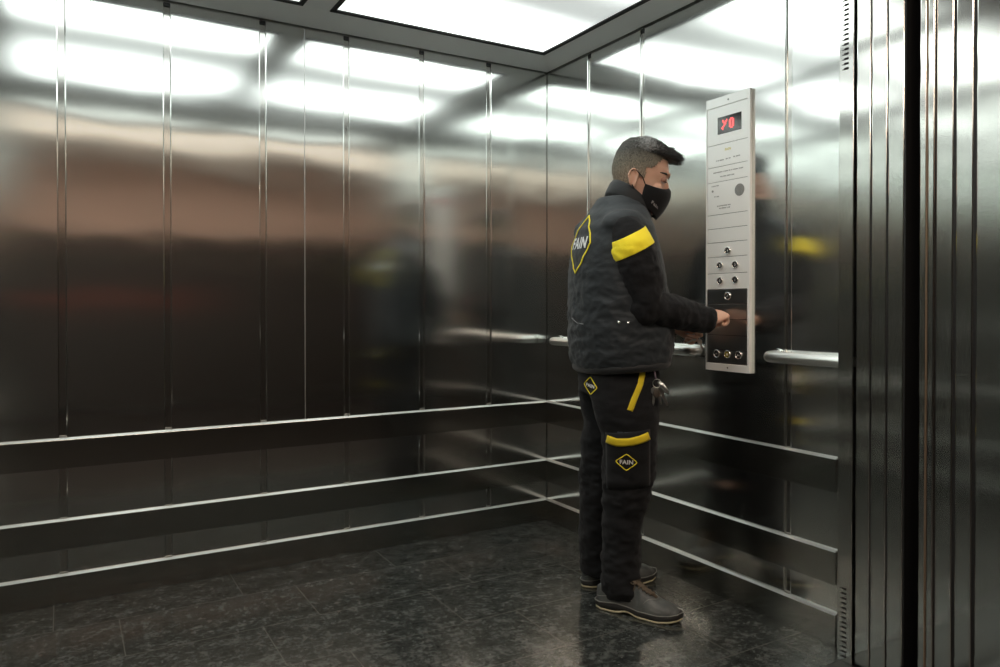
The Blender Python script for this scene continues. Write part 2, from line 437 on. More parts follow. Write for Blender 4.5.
# display
dy0, dy1 = -1.294-cy, -1.179-cy
m = MB(); m.box(PX-.001, PX+.002, dy0, dy1, 1.748, 1.812)
disp = m.build('display', mat('display_glass', (.012, .008, .008), .12, coat=.5), cop, bevel=.001)
RED = mat('red_led', (.3, .02, .02), .4, emit=(1., .10, .10), estr=2.0)
glyph = ["1000100111010", "1101101000100", "0111001000100", "0010001000100", "0010001000100", "0111001000100", "1101101000100", "1000100111000"]
glyph = ["0100010001110", "0110110011011", "0011100011011", "0001100011011", "0011000011011", "0110000011011", "1100000011011", "0100000001110"]
m = MB(); c = .0047
for r, row in enumerate(glyph):
    for q, ch in enumerate(row):
        if ch == '1':
            yy = dy1-.022-q*c; zz = 1.797-r*c
            m.box(PX-.0018, PX-.0009, yy-.0021, yy+.0021, zz-.0021, zz+.0021)
m.build('floor_number', RED, disp)
# speaker: perforated disc
m = MB(); m.cyl((PX-.0004, -1.286-cy, 1.527), (1, 0, 0), .0225, .001, 32)
sp = m.build('speaker', mat('perforated_steel', (.42, .42, .40), .5, .7), cop)
m = MB()
for i in range(-5, 6):
    for j in range(-5, 6):
        a, b = i*.0038, j*.0038
        if a*a+b*b < .0205**2: m.box(PX-.0011, PX-.0006, -1.286-cy+a-.0008, -1.286-cy+a+.0008, 1.527+b-.0008, 1.527+b+.0008)
m.build('perforations', DARK, sp)
INK = mat('engraved_grey', (.35, .35, .33), .6)
def wall_text(txt, size, y, z, mt, name, parent, bold=0, x=PX-.0006):
    me = text_mesh(txt, size, bold)
    for v in me.vertices: v.co = Vector((x, y-v.co.x, z+v.co.y))
    return link(name, me, mt, parent)
YEL0 = mat('yellow_print', (.72, .62, .12), .5)
wall_text('FAIN', .013, -.002, 1.686, YEL0, 'maker_logo', cop, .0003)
# faint engraved notices, far too small to read in the photograph
random.seed(5)
m = MB()
def scribble(y0, y1, z, h=.0045):
    y = y0
    while y > y1:
        w = random.uniform(.002, .0045); m.box(PX-.0004, PX+.0005, y-w, y, z-h*random.uniform(.35, .6), z+h*.45); y -= w+random.choice((.0012, .0012, .004))
scribble(.055, .02, 1.650); scribble(.008, -.015, 1.651); scribble(-.028, -.06, 1.653); m.build('notice_text', INK, cop); m = MB()
scribble(.07, -.075, 1.606); scribble(.035, -.03, 1.588); m.build('notice_text', INK, cop); m = MB()
scribble(.078, .045, 1.556); m.build('notice_text', INK, cop); m = MB()
scribble(.065, .045, 1.515); m.build('notice_text', INK, cop); m = MB()
scribble(.05, -.015, 1.478); scribble(.04, -.01, 1.469); m.build('notice_text', INK, cop)
m = MB(); m.cyl((PX-.0005, .073, 1.537), (1, 0, 0), .004, .002); m.build('indicator', INK, cop)
for zz in (1.87, .869):
    m = MB(); m.cyl((PX-.0025, -.005, zz), (1, 0, 0), .0028, .002, 12); m.build('screw', DARK, cop)
BCAP = mat('button_cap', (.03, .03, .03), .3, .2); WH = mat('white_print', (.8, .8, .78), .5)
def button(y, z, sym, ring=CHROME, cap=BCAP, r=.0150, ink=WH):
    m = MB(); n = 28; y -= cy
    prof = [(r, .001), (r, -.004), (r-.0015, -.0058), (r-.0035, -.0058), (r-.0042, -.003)]
    rings = [[m.bm.verts.new((PX+h, y+rr*math.cos(2*PI*k/n), z+rr*math.sin(2*PI*k/n))) for k in range(n)] for rr, h in prof]
    m.loft(rings, False); b = m.build('button', ring, cop, smooth=True)
    m = MB(); m.cyl((PX-.001, y, z), (1, 0, 0), r-.0038, .005); m.build('button_cap', cap, b, bevel=.0006)
    if sym == 'bell':
        m = MB(); m.ell((PX-.0038, y, z+.0005), (.0006, .0035, .004)); m.box(PX-.004, PX-.003, y-.0048, y+.0048, z-.004, z-.0025); m.build('symbol', ink, b)
    elif sym in ('<>', '><'):
        m = MB(); s = 1 if sym == '<>' else -1
        for q in (-1, 1):
            yy = y+q*.003; m.bm.faces.new([m.bm.verts.new((PX-.0037, yy+q*s*.002, z)), m.bm.verts.new((PX-.0037, yy-q*s*.002, z+.0035)), m.bm.verts.new((PX-.0037, yy-q*s*.002, z-.0035))])
        m.build('symbol', ink, b)
    else:
        wall_text(sym, .0125, y, z, ink, 'symbol', b, .0002, PX-.0037)
for y, z, s in ((-1.232, 1.306, '4'), (-1.194, 1.252, '2'), (-1.268, 1.252, '3'), (-1.194, 1.195, '0'), (-1.268, 1.196, '1'), (-1.232, 1.137, '-1')):
    button(y, z, s)
button(-1.179, .919, '<>', r=.0155); button(-1.231, .919, 'bell', r=.0155, cap=mat('yellow_cap', (.35, .30, .03), .4)); button(-1.285, .919, '><', r=.0155)

#PERSON_BEGIN
# ------------------------------------------------------------------ the man
T0 = 2.79; U0 = .4675
G = CAM+Fv*T0+Rv*((625-500)/FOC*T0); G.z = 0
man = empty('person', G, -YAW)
tag(man, 'standing man in black and yellow workwear vest and black face mask pressing the control panel', 'person')
MW = Matrix.Translation(G) @ Matrix.Rotation(-YAW, 4, 'Z'); MWi = MW.inverted()
def L(px, py, t=T0):      # a point of the figure, in its own frame (metres)
    return Vector(((px-500)/FOC*t-U0, t-T0, 1.10+(306-py)/FOC*t))
BY = R(15)                # the trunk is turned a little past profile
def ring(m, c, a, b, yaw=BY, tilt=0., n=32, e=1.0, roll=0.):
    """elliptical section: a fore-aft, b side to side"""
    M = Matrix.Rotation(yaw, 3, 'Z') @ Matrix.Rotation(tilt, 3, 'Y') @ Matrix.Rotation(roll, 3, 'X')
    out = []
    for k in range(n):
        th = 2*PI*k/n; cx, sx = math.cos(th), math.sin(th)
        cx = math.copysign(abs(cx)**e, cx); sx = math.copysign(abs(sx)**e, sx)
        out.append(m.bm.verts.new(Vector(c)+M @ Vector((a*cx, b*sx, 0))))
    return out
def rings(m, rows, **kw):
    m.loft([ring(m, *r[:3], **({'yaw': r[3]} if len(r) > 3 else {}), **kw) for r in rows])
def fold(amp, s, seed=0., stretch=(1, 1, 1)):
    def f(co, n):
        p = Vector((co.x*stretch[0], co.y*stretch[1], co.z*stretch[2]))*s+Vector((seed, seed*.7, 0))
        a = noise.noise(p); b = noise.noise(p*2.3+Vector((3, 1, 7)))
        return amp*((1-abs(a)*2.2)*.6+b*.45)
    return f

SKIN = mat('skin', (.56, .33, .23), .5); b_ = bsdf(SKIN)
b_.inputs['Subsurface Weight'].default_value = .08; b_.inputs['Subsurface Radius'].default_value = (.01, .004, .002)
n_ = nd(SKIN, 'ShaderNodeTexNoise'); n_.inputs['Scale'].default_value = 30; n_.inputs['Detail'].default_value = 4
lk(SKIN, coords(SKIN, (1, 1, 1)), n_.inputs['Vector'])
r_ = nd(SKIN, 'ShaderNodeValToRGB'); r_.color_ramp.elements[0].color = (.66, .37, .26, 1); r_.color_ramp.elements[1].color = (.78, .50, .37, 1)
lk(SKIN, n_.outputs['Fac'], r_.inputs[0]); lk(SKIN, r_.outputs[0], b_.inputs['Base Color'])
VEST = cloth('quilted_vest_fabric', (.013, .018, .022), .62, .003, (7, 7, 16), 700, .12, spec=.35)
VEST2 = cloth('black_collar_fabric', (.004, .005, .006), .55, .002, (7, 7, 22), 700, .2)
SLEEVE = cloth('black_knit_sleeve', (.003, .0036, .005), .85, .004, (10, 10, 16), 1200, .08)
TROUS = cloth('charcoal_work_trousers', (.0050, .0056, .0068), .85, .004, (8, 8, 12), 1300, .06)
YEL = cloth('yellow_fabric', (.95, .80, .03), .7, .001, (10, 10, 16), 900, .1)
YELD = cloth('yellow_trim', (.72, .56, .02), .7, .0006, (10, 10, 16), 900, .1)
MASKM = cloth('black_mask_fabric', (.006, .006, .007), .9, .0015, (20, 20, 20), 1500, .1)
WHITE = mat('white_lettering', (.78, .80, .80), .6)
GREYL = mat('grey_lettering', (.45, .45, .45), .6)

# joints (own frame)
S_r = Vector((-.020, -.178, 1.366)); E_r = Vector((.052, -.175, 1.100)); W_r = Vector((.298, -.060, 1.046))
S_l = Vector((-.090, .185, 1.372)); E_l = Vector((-.02, .225, 1.09)); W_l = Vector((.205, .075, 1.022))
HIP_r = Vector((.000, -.085, .86)); HIP_l = Vector((-.050, .085, .86))
K_r = Vector((.003, -.070, .48)); K_l = Vector((-.050, .095, .48))
A_r = Vector((-.030, -.062, .085)); A_l = Vector((-.095, .130, .085))

# head frame
HC = Vector((.061, .0, 1.581)); HY = R(-10); HP = R(14)
HM = Matrix.Translation(HC) @ Matrix.Rotation(HY, 4, 'Z') @ Matrix.Rotation(HP, 4, 'Y') @ Matrix.Scale(1.06, 4)
def h(x, y, z): return HM @ Vector((x, y, z))
HEADR = [(.127, .000, -.044, .022), (.119, .034, -.072, .047), (.100, .060, -.092, .063), (.068, .078, -.104, .071), (.038, .088, -.108, .0755),
         (.012, .090, -.107, .076), (-.006, .084, -.102, .0745), (-.03, .086, -.090, .071), (-.055, .088, -.076, .066), (-.08, .086, -.05, .059),
         (-.10, .083, -.02, .050), (-.116, .078, .01, .038), (-.124, .064, .022, .022)]
def head_rings(m, off=0., rows=HEADR, n=40, power=.93):
    out = []
    for z, xf, xb, w in rows:
        r = []
        for k in range(n):
            th = 2*PI*k/n; c, s = math.cos(th), math.sin(th)
            c = math.copysign(abs(c)**power, c); s = math.copysign(abs(s)**power, s)
            xm = (xf+xb)/2-.004; a = (xf-xm if c > 0 else xm-xb)+off
            r.append(m.bm.verts.new(HM @ Vector((xm+a*c, (w+off)*s, z+(off if z > .08 else 0)))))
        out.append(r)
    m.loft(out)

def finger(m, pts, r0, r1):
    pts = [Vector(p) for p in pts]; q = []; rr = []
    n = len(pts)
    for i in range(n-1):
        for k in range(4):
            t = k/4; q.append(pts[i].lerp(pts[i+1], t)); rr.append(r0+(r1-r0)*(i+t)/(n-1))
    q.append(pts[-1]); rr.append(r1)
    for _ in range(2):
        q = [q[0]]+[(q[i-1]+q[i]*2+q[i+1])/4 for i in range(1, len(q)-1)]+[q[-1]]
    m.tube(q, rr, 10); m.ell(q[-1], (r1, r1, r1), seg=10)
def hand(m, Wp, X, Zp, spec, thumb, side):
    """Wp wrist, X wrist to knuckles, Zp back-of-hand normal; spec = curl angles of the four fingers"""
    X = X.normalized(); Zp = (Zp-X*Zp.dot(X)).normalized(); Yv = Zp.cross(X)*side      # Yv points to the thumb side
    B = Matrix((X, Yv, Zp)).transposed()
    P = lambda x, y, z: Wp+X*x+Yv*y+Zp*z
    rows = [(0, 0, .026, .019), (.02, 0, .031, .019), (.05, 0, .038, .0175), (.075, 0, .041, .015), (.09, 0, .039, .012)]
    rg = []
    for x, y, a, b in rows:
        rg.append([m.bm.verts.new(P(x, y+a*math.cos(2*PI*k/20), b*math.sin(2*PI*k/20))) for k in range(20)])
    m.loft(rg)
    for i, (curl, ln) in enumerate(zip(spec, (.072, .080, .074, .058))):
        y = .030-.0200*i; p = P(.080-(.004 if i == 3 else 0), y, .001); pts = [p]; a = 0
        for seg, q in ((.45, curl[0]), (.30, curl[1]), (.25, curl[2])):
            a += R(q); p = p+(X*math.cos(a)-Zp*math.sin(a))*ln*seg; pts.append(p)
        finger(m, pts, .0092, .0072)
    p = P(.022, .026, -.006); pts = [p]
    for v, ln in zip(thumb, (.042, .032, .026)):
        v = Vector(v).normalized(); p = p+(X*v.x+Yv*v.y+Zp*v.z)*ln; pts.append(p)
    finger(m, pts, .0125, .0085)

# --- body: one skin from head to ankles, clothes go over it
m = MB()
head_rings(m)
# brow, nose, cheeks, chin, ears
m.ell(h(.082, 0, .022), (.014, .048, .011), seg=16)
m.ell(h(.088, 0, -.010), (.012, .0095, .024), Matrix.Rotation(R(-16), 3, 'Y'), 14); m.ell(h(.097, 0, -.036), (.012, .015, .013), seg=14)
for s in (-1, 1):
    m.ell(h(.060, s*.044, -.034), (.022, .020, .018), seg=14)
    m.ell(h(.098, s*.012, -.040), (.008, .007, .007), seg=10)
# ears: shell, rim, lobe
def ear(s):
    EM = Matrix.Translation((-.028, s*.077, -.020)) @ Matrix.Rotation(s*R(-22), 4, 'Z') @ Matrix.Rotation(R(-10), 4, 'Y')
    q = []; rr = []
    for k in range(20):
        a = R(-70)+k/19*R(300)
        rx = .0175*(1 if math.sin(a) > 0 else .78); q.append(HM @ EM @ Vector((rx*math.cos(a+PI)*-1*-1, s*.008, .029*math.sin(a)))); rr.append(.0040)
    m.tube(q, rr, 8)
    m.ell(HM @ EM @ Vector((.001, s*.001, 0)), (.016, .006, .027), Matrix.Rotation(HY+s*R(-22), 3, 'Z') @ Matrix.Rotation(HP-R(10), 3, 'Y'), 14)
    m.ell(HM @ EM @ Vector((.006, s*.006, -.026)), (.008, .005, .009), seg=10)
    m.ell(HM @ EM @ Vector((.013, s*.003, -.003)), (.004, .005, .007), seg=10)
ear(-1); ear(1)
# neck and trunk
m.tube([h(-.026, 0, -.03), h(-.030, 0, -.08), Vector((.006, 0, 1.45)), Vector((-.015, 0, 1.38))], [(.058, .060), (.056, .060), (.060, .066), (.085, .10)], 24)
rings(m, [((-.03, 0, 1.44), .06, .12), ((-.04, 0, 1.40), .09, .19), ((-.045, 0, 1.33), .115, .20), ((-.04, 0, 1.22), .12, .18), ((-.03, 0, 1.08), .12, .165),
          ((-.03, 0, .96), .125, .17), ((-.035, 0, .88), .12, .17), ((-.035, 0, .82), .09, .13)])
def limb(a, b, c, r): m.tube([a, a.lerp(b, .5), b, b.lerp(c, .35), c], r, 16); m.ell(a, (r[0],)*3)
limb(S_r, E_r, W_r, [.042, .043, .041, .042, .027]); limb(S_l, E_l, W_l, [.042, .043, .041, .042, .027])
limb(HIP_r, K_r, A_r, [.085, .072, .055, .056, .040]); limb(HIP_l, K_l, A_l, [.085, .072, .055, .056, .040])
# right hand: first finger presses the panel, the others curl
NW = Vector((math.cos(YAW), math.sin(YAW), 0))          # towards the right wall, own frame
TGT = MWi @ Vector((PX-.001, -1.236, 1.070))
kn = (TGT-W_r)
Xr = Vector((.84, .40, .42)).normalized()
hand(m, W_r-Xr*.022, Xr, Vector((.05, -.28, 1.0)),
     [(30, 52, 28), (62, 82, 45), (68, 88, 50), (72, 88, 50)], [(.75, .45, -.35), (.9, -.15, -.35), (.95, -.35, -.1)], -1 if False else 1)
Xl = Vector((.90, -.30, -.32)).normalized()
hand(m, W_l, Xl, Vector((.1, .9, .55)),
     [(45, 55, 30), (60, 70, 40), (66, 76, 40), (70, 80, 40)], [(.75, .35, -.55), (.9, -.1, -.5), (.9, -.3, -.3)], -1)
body = link('body', remesh(m.mesh(), .0036, 3, .5), SKIN, man, True)

# eyes, lids, brows
EYE = mat('eye_white', (.7, .68, .66), .15); IRIS = mat('dark_iris', (.03, .018, .01), .1)
LID = mat('eyelid_skin', (.42, .22, .16), .5)
HAIR = mat('dark_hair', (.016, .014, .012), .55)
for s in (-1, 1):
    m = MB(); m.ell(h(.0745, s*.034, .000), (.0125, .0125, .0125), seg=18); e = m.build('eye', EYE, man, True)
    m = MB(); m.ell(h(.0845, s*.035, -.004), (.0035, .0055, .0055), seg=12); m.build('iris', IRIS, e, True)
    # lowered upper lid: upper part of a slightly bigger ball
    m = MB(); m.ell(h(.0742, s*.034, .0005), (.0142, .0150, .0138), seg=20)
    pl = HM.to_3x3() @ Vector((.35, 0, .94)); c0 = h(.0742, s*.034, -.0075)
    bmesh.ops.bisect_plane(m.bm, geom=m.bm.verts[:]+m.bm.edges[:]+m.bm.faces[:], plane_co=c0, plane_no=pl, clear_inner=True)
    m.build('eyelid', LID, e, True)
    m = MB()
    for k in range(7):
        a = s*(.024+k*.0045); m.tube([h(.0885-.0011*k*abs(k-2)*.35-.0005*k, a, -.003-.0004*k), h(.0945-.0012*k*abs(k-2)*.35, a*1.05, -.009)], [.0006, .0002], 5)
    m.build('eyelash', HAIR, e)
    m = MB(); q = []
    for k in range(9):
        t = k/8; q.append(h(.0930-.032*t*t-.002*t, s*(.014+.042*t), .017+.005*math.sin(t*2.6)))
    m.tube(q, [(.0025, .0030), (.003, .0042), (.003, .0046), (.003, .0046), (.003, .0044), (.003, .004), (.0026, .0033), (.002, .0025), (.001, .0012)], 8)
    m.build('eyebrow', HAIR, man, True)

# hair: short faded sides on the scalp, longer brushed-forward top
def hair_edge(x):        # lower limit of the hair on the scalp, head frame z as a function of x
    if x > .056: return .066
    if x > .034: return .030+.036*(x-.034)/.022
    if x > .012: return .022+.008*(x-.012)/.022
    if x > -.012: return -.012
    return -.040-.25*(-.012-x)
fade = mat('faded_side_hair', (.1, .09, .07), .8, spec=.2)
b_ = bsdf(fade)
n_ = nd(fade, 'ShaderNodeTexNoise'); n_.inputs['Scale'].default_value = 420; n_.inputs['Detail'].default_value = 2
lk(fade, coords(fade, (1, 1, .45)), n_.inputs['Vector'])
tc = nd(fade, 'ShaderNodeTexCoord'); sp_ = nd(fade, 'ShaderNodeSeparateXYZ'); lk(fade, tc.outputs['Generated'], sp_.inputs[0])
r1 = nd(fade, 'ShaderNodeValToRGB'); e = r1.color_ramp.elements      # skin shows more towards the nape: a fade cut
e[0].position = .10; e[0].color = (.28, .22, .16, 1); e[1].position = .75; e[1].color = (.070, .068, .062, 1)
x = e.new(.42); x.color = (.17, .15, .115, 1)
lk(fade, sp_.outputs['Z'], r1.inputs[0])
mx = nd(fade, 'ShaderNodeMixRGB', blend_type='MULTIPLY'); mx.inputs[0].default_value = 1
r2 = nd(fade, 'ShaderNodeValToRGB'); r2.color_ramp.elements[0].color = (.45, .45, .45, 1); r2.color_ramp.elements[1].color = (1.5, 1.5, 1.5, 1)
r2.color_ramp.elements[0].position = .35; r2.color_ramp.elements[1].position = .62
lk(fade, n_.outputs['Fac'], r2.inputs[0]); lk(fade, r1.outputs[0], mx.inputs[1]); lk(fade, r2.outputs[0], mx.inputs[2])
lk(fade, mx.outputs[0], b_.inputs['Base Color'])
m = MB(); head_rings(m, .0035)
for r in range(2): bmesh.ops.subdivide_edges(m.bm, edges=m.bm.edges[:], cuts=1, use_grid_fill=True)
HMi = HM.inverted()
kill = [f for f in m.bm.faces if (lambda c: c.z < hair_edge(c.x))(HMi @ f.calc_center_median())]
bmesh.ops.delete(m.bm, geom=kill, context='FACES')
hs = m.build('hair', fade, man, True)
# top tuft volume, thicker and lifted towards the front
m = MB()
def topx(x): return (x+.09)/.20
TOPR = []
def interp(T, x):
    for (a, b), (c, d) in zip(T, T[1:]):
        if x <= c: f = max(0, (x-a)/(c-a)); return b+(d-b)*f
    return T[-1][1]
for k in range(15):
    x = -.094+k*.0148; t = k/14
    zt = interp([(-.094, .084), (-.075, .112), (-.05, .130), (-.02, .139), (.01, .138), (.04, .129), (.07, .115), (.095, .106), (.113, .094)], x)
    zc = interp([(-.094, .070), (-.05, .082), (-.02, .088), (.03, .090), (.06, .086), (.113, .080)], x)
    w = interp([(-.094, .022), (-.075, .050), (-.05, .0665), (-.01, .0745), (.03, .073), (.06, .065), (.085, .052), (.113, .030)], x)
    TOPR.append((x, zc, w, zt-zc))
rg = []
for x, zc, w, th in TOPR:
    rg.append([m.bm.verts.new(h(x, w*math.cos(2*PI*k/18), zc+(th if math.sin(2*PI*k/18) > 0 else .014)*math.sin(2*PI*k/18))) for k in range(18)])
m.loft(rg)
def greytop(name, a, b):
    g = mat(name, a, .6); bb = bsdf(g)
    nn = nd(g, 'ShaderNodeTexNoise'); nn.inputs['Scale'].default_value = 1; nn.inputs['Detail'].default_value = 3
    lk(g, coords(g, (160, 420, 420)), nn.inputs['Vector'])
    rr = nd(g, 'ShaderNodeValToRGB'); rr.color_ramp.elements[0].color = (*a, 1); rr.color_ramp.elements[1].color = (*b, 1)
    rr.color_ramp.elements[0].position = .42; rr.color_ramp.elements[1].position = .62
    lk(g, nn.outputs['Fac'], rr.inputs[0]); lk(g, rr.outputs[0], bb.inputs['Base Color'])
    return g
GTOP = greytop('greying_hair', (.20, .20, .195), (.62, .62, .61)); GDARK = greytop('dark_front_hair', (.02, .019, .018), (.075, .072, .068))
GBOTH = greytop('hair_grey_to_dark', (.14, .14, .137), (.42, .42, .41)); nt_ = GBOTH.node_tree
gc = nd(GBOTH, 'ShaderNodeTexCoord'); gs = nd(GBOTH, 'ShaderNodeSeparateXYZ'); lk(GBOTH, gc.outputs['Generated'], gs.inputs[0])
gr_ = nd(GBOTH, 'ShaderNodeMapRange'); gr_.inputs['From Min'].default_value = .45; gr_.inputs['From Max'].default_value = .75
lk(GBOTH, gs.outputs['X'], gr_.inputs['Value'])
gm = nd(GBOTH, 'ShaderNodeMixRGB'); gm.inputs[2].default_value = (.030, .028, .026, 1)
src = bsdf(GBOTH).inputs['Base Color'].links[0].from_socket
lk(GBOTH, gr_.outputs[0], gm.inputs[0]); lk(GBOTH, src, gm.inputs[1]); lk(GBOTH, gm.outputs[0], bsdf(GBOTH).inputs['Base Color'])
top = link('hair_top', remesh(m.mesh(), .004, 4), GBOTH, man, True)
rh = random.Random(3)
mg = MB(); mf = MB()
for i in range(9000):
    k = rh.random()*13.99; j = int(k); f = k-j; A, B = TOPR[j], TOPR[j+1]
    x, zc, w, th = [A[q]*(1-f)+B[q]*f for q in range(4)]
    a = rh.uniform(-.30, PI+.30); y = w*math.cos(a); z = zc+max(th*math.sin(a), -.01)
    t = k/14; ln = rh.uniform(.006, .013)+(.018 if t > .75 else .0)*rh.random()
    d = Vector((.55+.55*t, math.cos(a)*.35, .75-.62*t-.35*max(0, t-.8)*3)) + Vector([rh.uniform(-.3, .3) for _ in range(3)]); d.normalize()
    p = Vector((x-.002, y*.98, z-.002)); q = p+d*ln
    side = d.cross(Vector((rh.uniform(-1, 1), rh.uniform(-1, 1), rh.uniform(-1, 1)))).normalized()*.0008
    mm = mf if (t > .52+rh.uniform(-.08, .08)) else mg
    mm.bm.faces.new([mm.bm.verts.new(HM @ v) for v in (p-side, p+side, q)])
mg.build('hair_strands', GTOP, top); mf.build('hair_strands', GDARK, top)

# --- face mask
def mask_pt(u, v):       # u -1..1 across, v 0..1 top to bottom
    cx = [.100, .110, .113, .114, .110, .103, .094, .084]; cz = [-.018, -.028, -.042, -.058, -.078, -.099, -.118, -.135]
    sx = [.020, .019, .018, .018, .019, .022, .028, .036]; sz = [-.032, -.042, -.052, -.062, -.074, -.086, -.098, -.110]
    sw = [.074, .0745, .0742, .0735, .072, .069, .064, .055]
    k = min(v*7, 6.9999); i = int(k); f = k-i; g = lambda A: A[i]*(1-f)+A[i+1]*f
    a = abs(u)
    X = g(sx)+(g(cx)-g(sx))*math.cos(a*PI/2)**.85 if a < 1 else g(sx)
    Zz = g(cz)+(g(sz)-g(cz))*(a**1.15)
    if v < .35: Zz -= .010*math.sin(a*PI)*(1-v/.35)       # dips under the eyes
    Y = math.copysign(1, u)*g(sw)*math.sin(min(a, 1)*PI/2)**.92
    return h(X, Y, Zz)
m = MB(); NU, NV = 36, 16
gr = [[m.bm.verts.new(mask_pt(-1+2*i/NU, j/NV)) for i in range(NU+1)] for j in range(NV+1)]
for j in range(NV):
    for i in range(NU): m.bm.faces.new((gr[j][i], gr[j][i+1], gr[j+1][i+1], gr[j+1][i]))
mask = m.build('face_mask', MASKM, man, True)
so = mask.modifiers.new('s', 'SOLIDIFY'); so.thickness = .0022; so.offset = 1
m = MB(); q = [mask_pt(0, j/12) for j in range(13)]; m.tube(q, .0011, 6); m.build('centre_seam', MASKM, mask, True)
for s in (-1, 1):
    m = MB()
    m.tube([h(.022, s*.0755, -.036), h(.006, s*.0790, -.012), h(-.014, s*.0825, .002), h(-.026, s*.0850, .010), h(-.038, s*.083, -.002)], .0019, 6)
    m.tube([h(.036, s*.060, -.104), h(.016, s*.069, -.080), h(-.010, s*.0785, -.060), h(-.022, s*.0845, -.046), h(-.030, s*.0830, -.042)], .0019, 6)
    m.build('ear_loop', MASKM, mask, True)

# --- vest
m = MB()
rows = [L(620, 370)] and [
    (.874, -.184, .136), (.890, -.194, .148), (.93, -.200, .160), (.973, -.203, .165), (1.04, -.205, .166), (1.122, -.204, .150), (1.235, -.202, .130),
    (1.31, -.195, .114), (1.384, -.176, .092), (1.43, -.150, .078), (1.468, -.122, .068), (1.505, -.100, .058)]
bw = [.205, .208, .212, .214, .213, .212, .212, .208, .198, .165, .115, .080]
rg = []
for (z, xb, xf), b in zip(rows, bw):
    hx = (xf-xb)/2; a = math.sqrt(max(hx*hx-(b*math.sin(BY))**2, .0025))/math.cos(BY)
    rg.append(ring(m, ((xb+xf)/2, 0, z), a, b, e=.88, n=40))
m.loft(rg)
# shoulder yokes
for S in (S_r, S_l):
    s = -1 if S is S_r else 1
    m.ell(Vector((S.x-.004, S.y-s*.048, 1.388)), (.088, .074, .058), Matrix.Rotation(BY, 3, 'Z'))
vf1 = fold(.007, 9, 2., (1, 1, 2.0)); vf2 = fold(.003, 26, 5., (1, 1, 1.8))
def vdisp(co, n):
    low = max(0, min(1, (1.36-co.z)/.25))
    q = .0014*abs(math.sin(co.z*PI/.052+noise.noise(co*5)*1.4))     # quilting lines
    return low*(vf1(co, n)+vf2(co, n))+.35*vf2(co, n)+q-.002
vme = remesh(m.mesh(), .0065, 6, .5, vdisp)
vest = link('vest', vme, VEST, man, True)
def bvh_of(me): return BVHTree.FromPolygons([v.co.copy() for v in me.vertices], [tuple(p.vertices) for p in me.polygons])
VB = bvh_of(vme)
# hem roll
m = MB(); q = []
for k in range(49):
    th = 2*PI*k/48; a, b = .158, .202
    q.append(Vector((-.0175, 0, .884+.014*math.cos(th))) + Matrix.Rotation(BY, 3, 'Z') @ Vector((a*math.copysign(abs(math.cos(th))**.88, math.cos(th)), b*math.copysign(abs(math.sin(th))**.88, math.sin(th)), 0)))
m.tube(q[:-1]+[q[0]], (.011, .015), 10); m.build('hem', VEST2, vest, True)
# collar: a thick stand-up band, tipped forward, open at the throat
m = MB(); NC = 40
def col_pt(th, v, out):
    tl = R(39); a, b = .090+out-.010*v, .074+out-.006*v
    p = Matrix.Rotation(BY, 3, 'Z') @ Matrix.Rotation(tl, 3, 'Y') @ Vector((a*math.cos(th), b*math.sin(th), 0))
    up = Matrix.Rotation(R(12), 3, 'Y') @ Vector((0, 0, 1))
    return Vector((.012, 0, 1.468))+p+up*(v*.048)
prof = [(-.5, .016), (.0, .017), (.75, .014), (.96, .009), (1.0, .002), (.94, -.004), (.5, -.003), (-.5, -.002)]
rg = []
for k in range(NC+1):
    th = R(14)+k/NC*R(332)
    rg.append([m.bm.verts.new(col_pt(th, v, o)) for v, o in prof])
m.loft(rg)
cme = m.mesh(); col = link('collar', cme, VEST2, vest, True)
col.modifiers.new('s', 'SUBSURF').levels = 1; col.modifiers['s'].render_levels = 1
# zip and front placket
m = MB(); q = []
fd = Matrix.Rotation(BY, 3, 'Z') @ Vector((1, 0, 0))
for k in range(24):
    z = .87+k*.0255
    hit = VB.ray_cast(Vector((-.02, 0, z))+fd*.5, -fd)
    if hit[0]: q.append(hit[0]+fd*.003)
m.tube(q, (.012, .004), 8); m.build('zip_placket', VEST2, vest, True)

# --- sleeves
def sleeve_mesh(S, E, Wp, near):
    m = MB(); a = S+Vector((0, 0, .0)); d = (E-S)
    P = [S+Vector((-.002, .018 if near else -.018, -.002)), S.lerp(E, .22), S.lerp(E, .5), S.lerp(E, .78), E, E.lerp(Wp, .25), E.lerp(Wp, .5), E.lerp(Wp, .78), E.lerp(Wp, .98)]
    rr = [.062, .074, .076, .072, .066, .061, .056, .050, .043]
    if not near: rr = [r*.9 for r in rr]
    # pull the elbow back for a rounded bend
    P[4] = P[4]+Vector((-.012, 0, -.006))
    m.tube(P, rr, 24); m.ell(P[0], (.062, .060, .062)); m.ell(P[4], (rr[4],)*3)
    c = E.lerp(Wp, .93); dd = (Wp-E).normalized()
    m.tube([c-dd*.022, c-dd*.01, c+dd*.012, c+dd*.022], [.043, .048, .047, .041], 20)
    f1 = fold(.007, 12, 4. if near else 9., (1.6, 1, 1.6)); f2 = fold(.003, 30, 1.)
    return remesh(m.mesh(), .0055, 5, .5, lambda co, n: (f1(co, n)+f2(co, n))*(.4 if co.z > 1.3 else 1.))
sme = sleeve_mesh(S_r, E_r, W_r, True); sl = link('sleeve', sme, SLEEVE, man, True)
sme2 = sleeve_mesh(S_l, E_l, W_l, False); link('sleeve', sme2, SLEEVE, man, True)
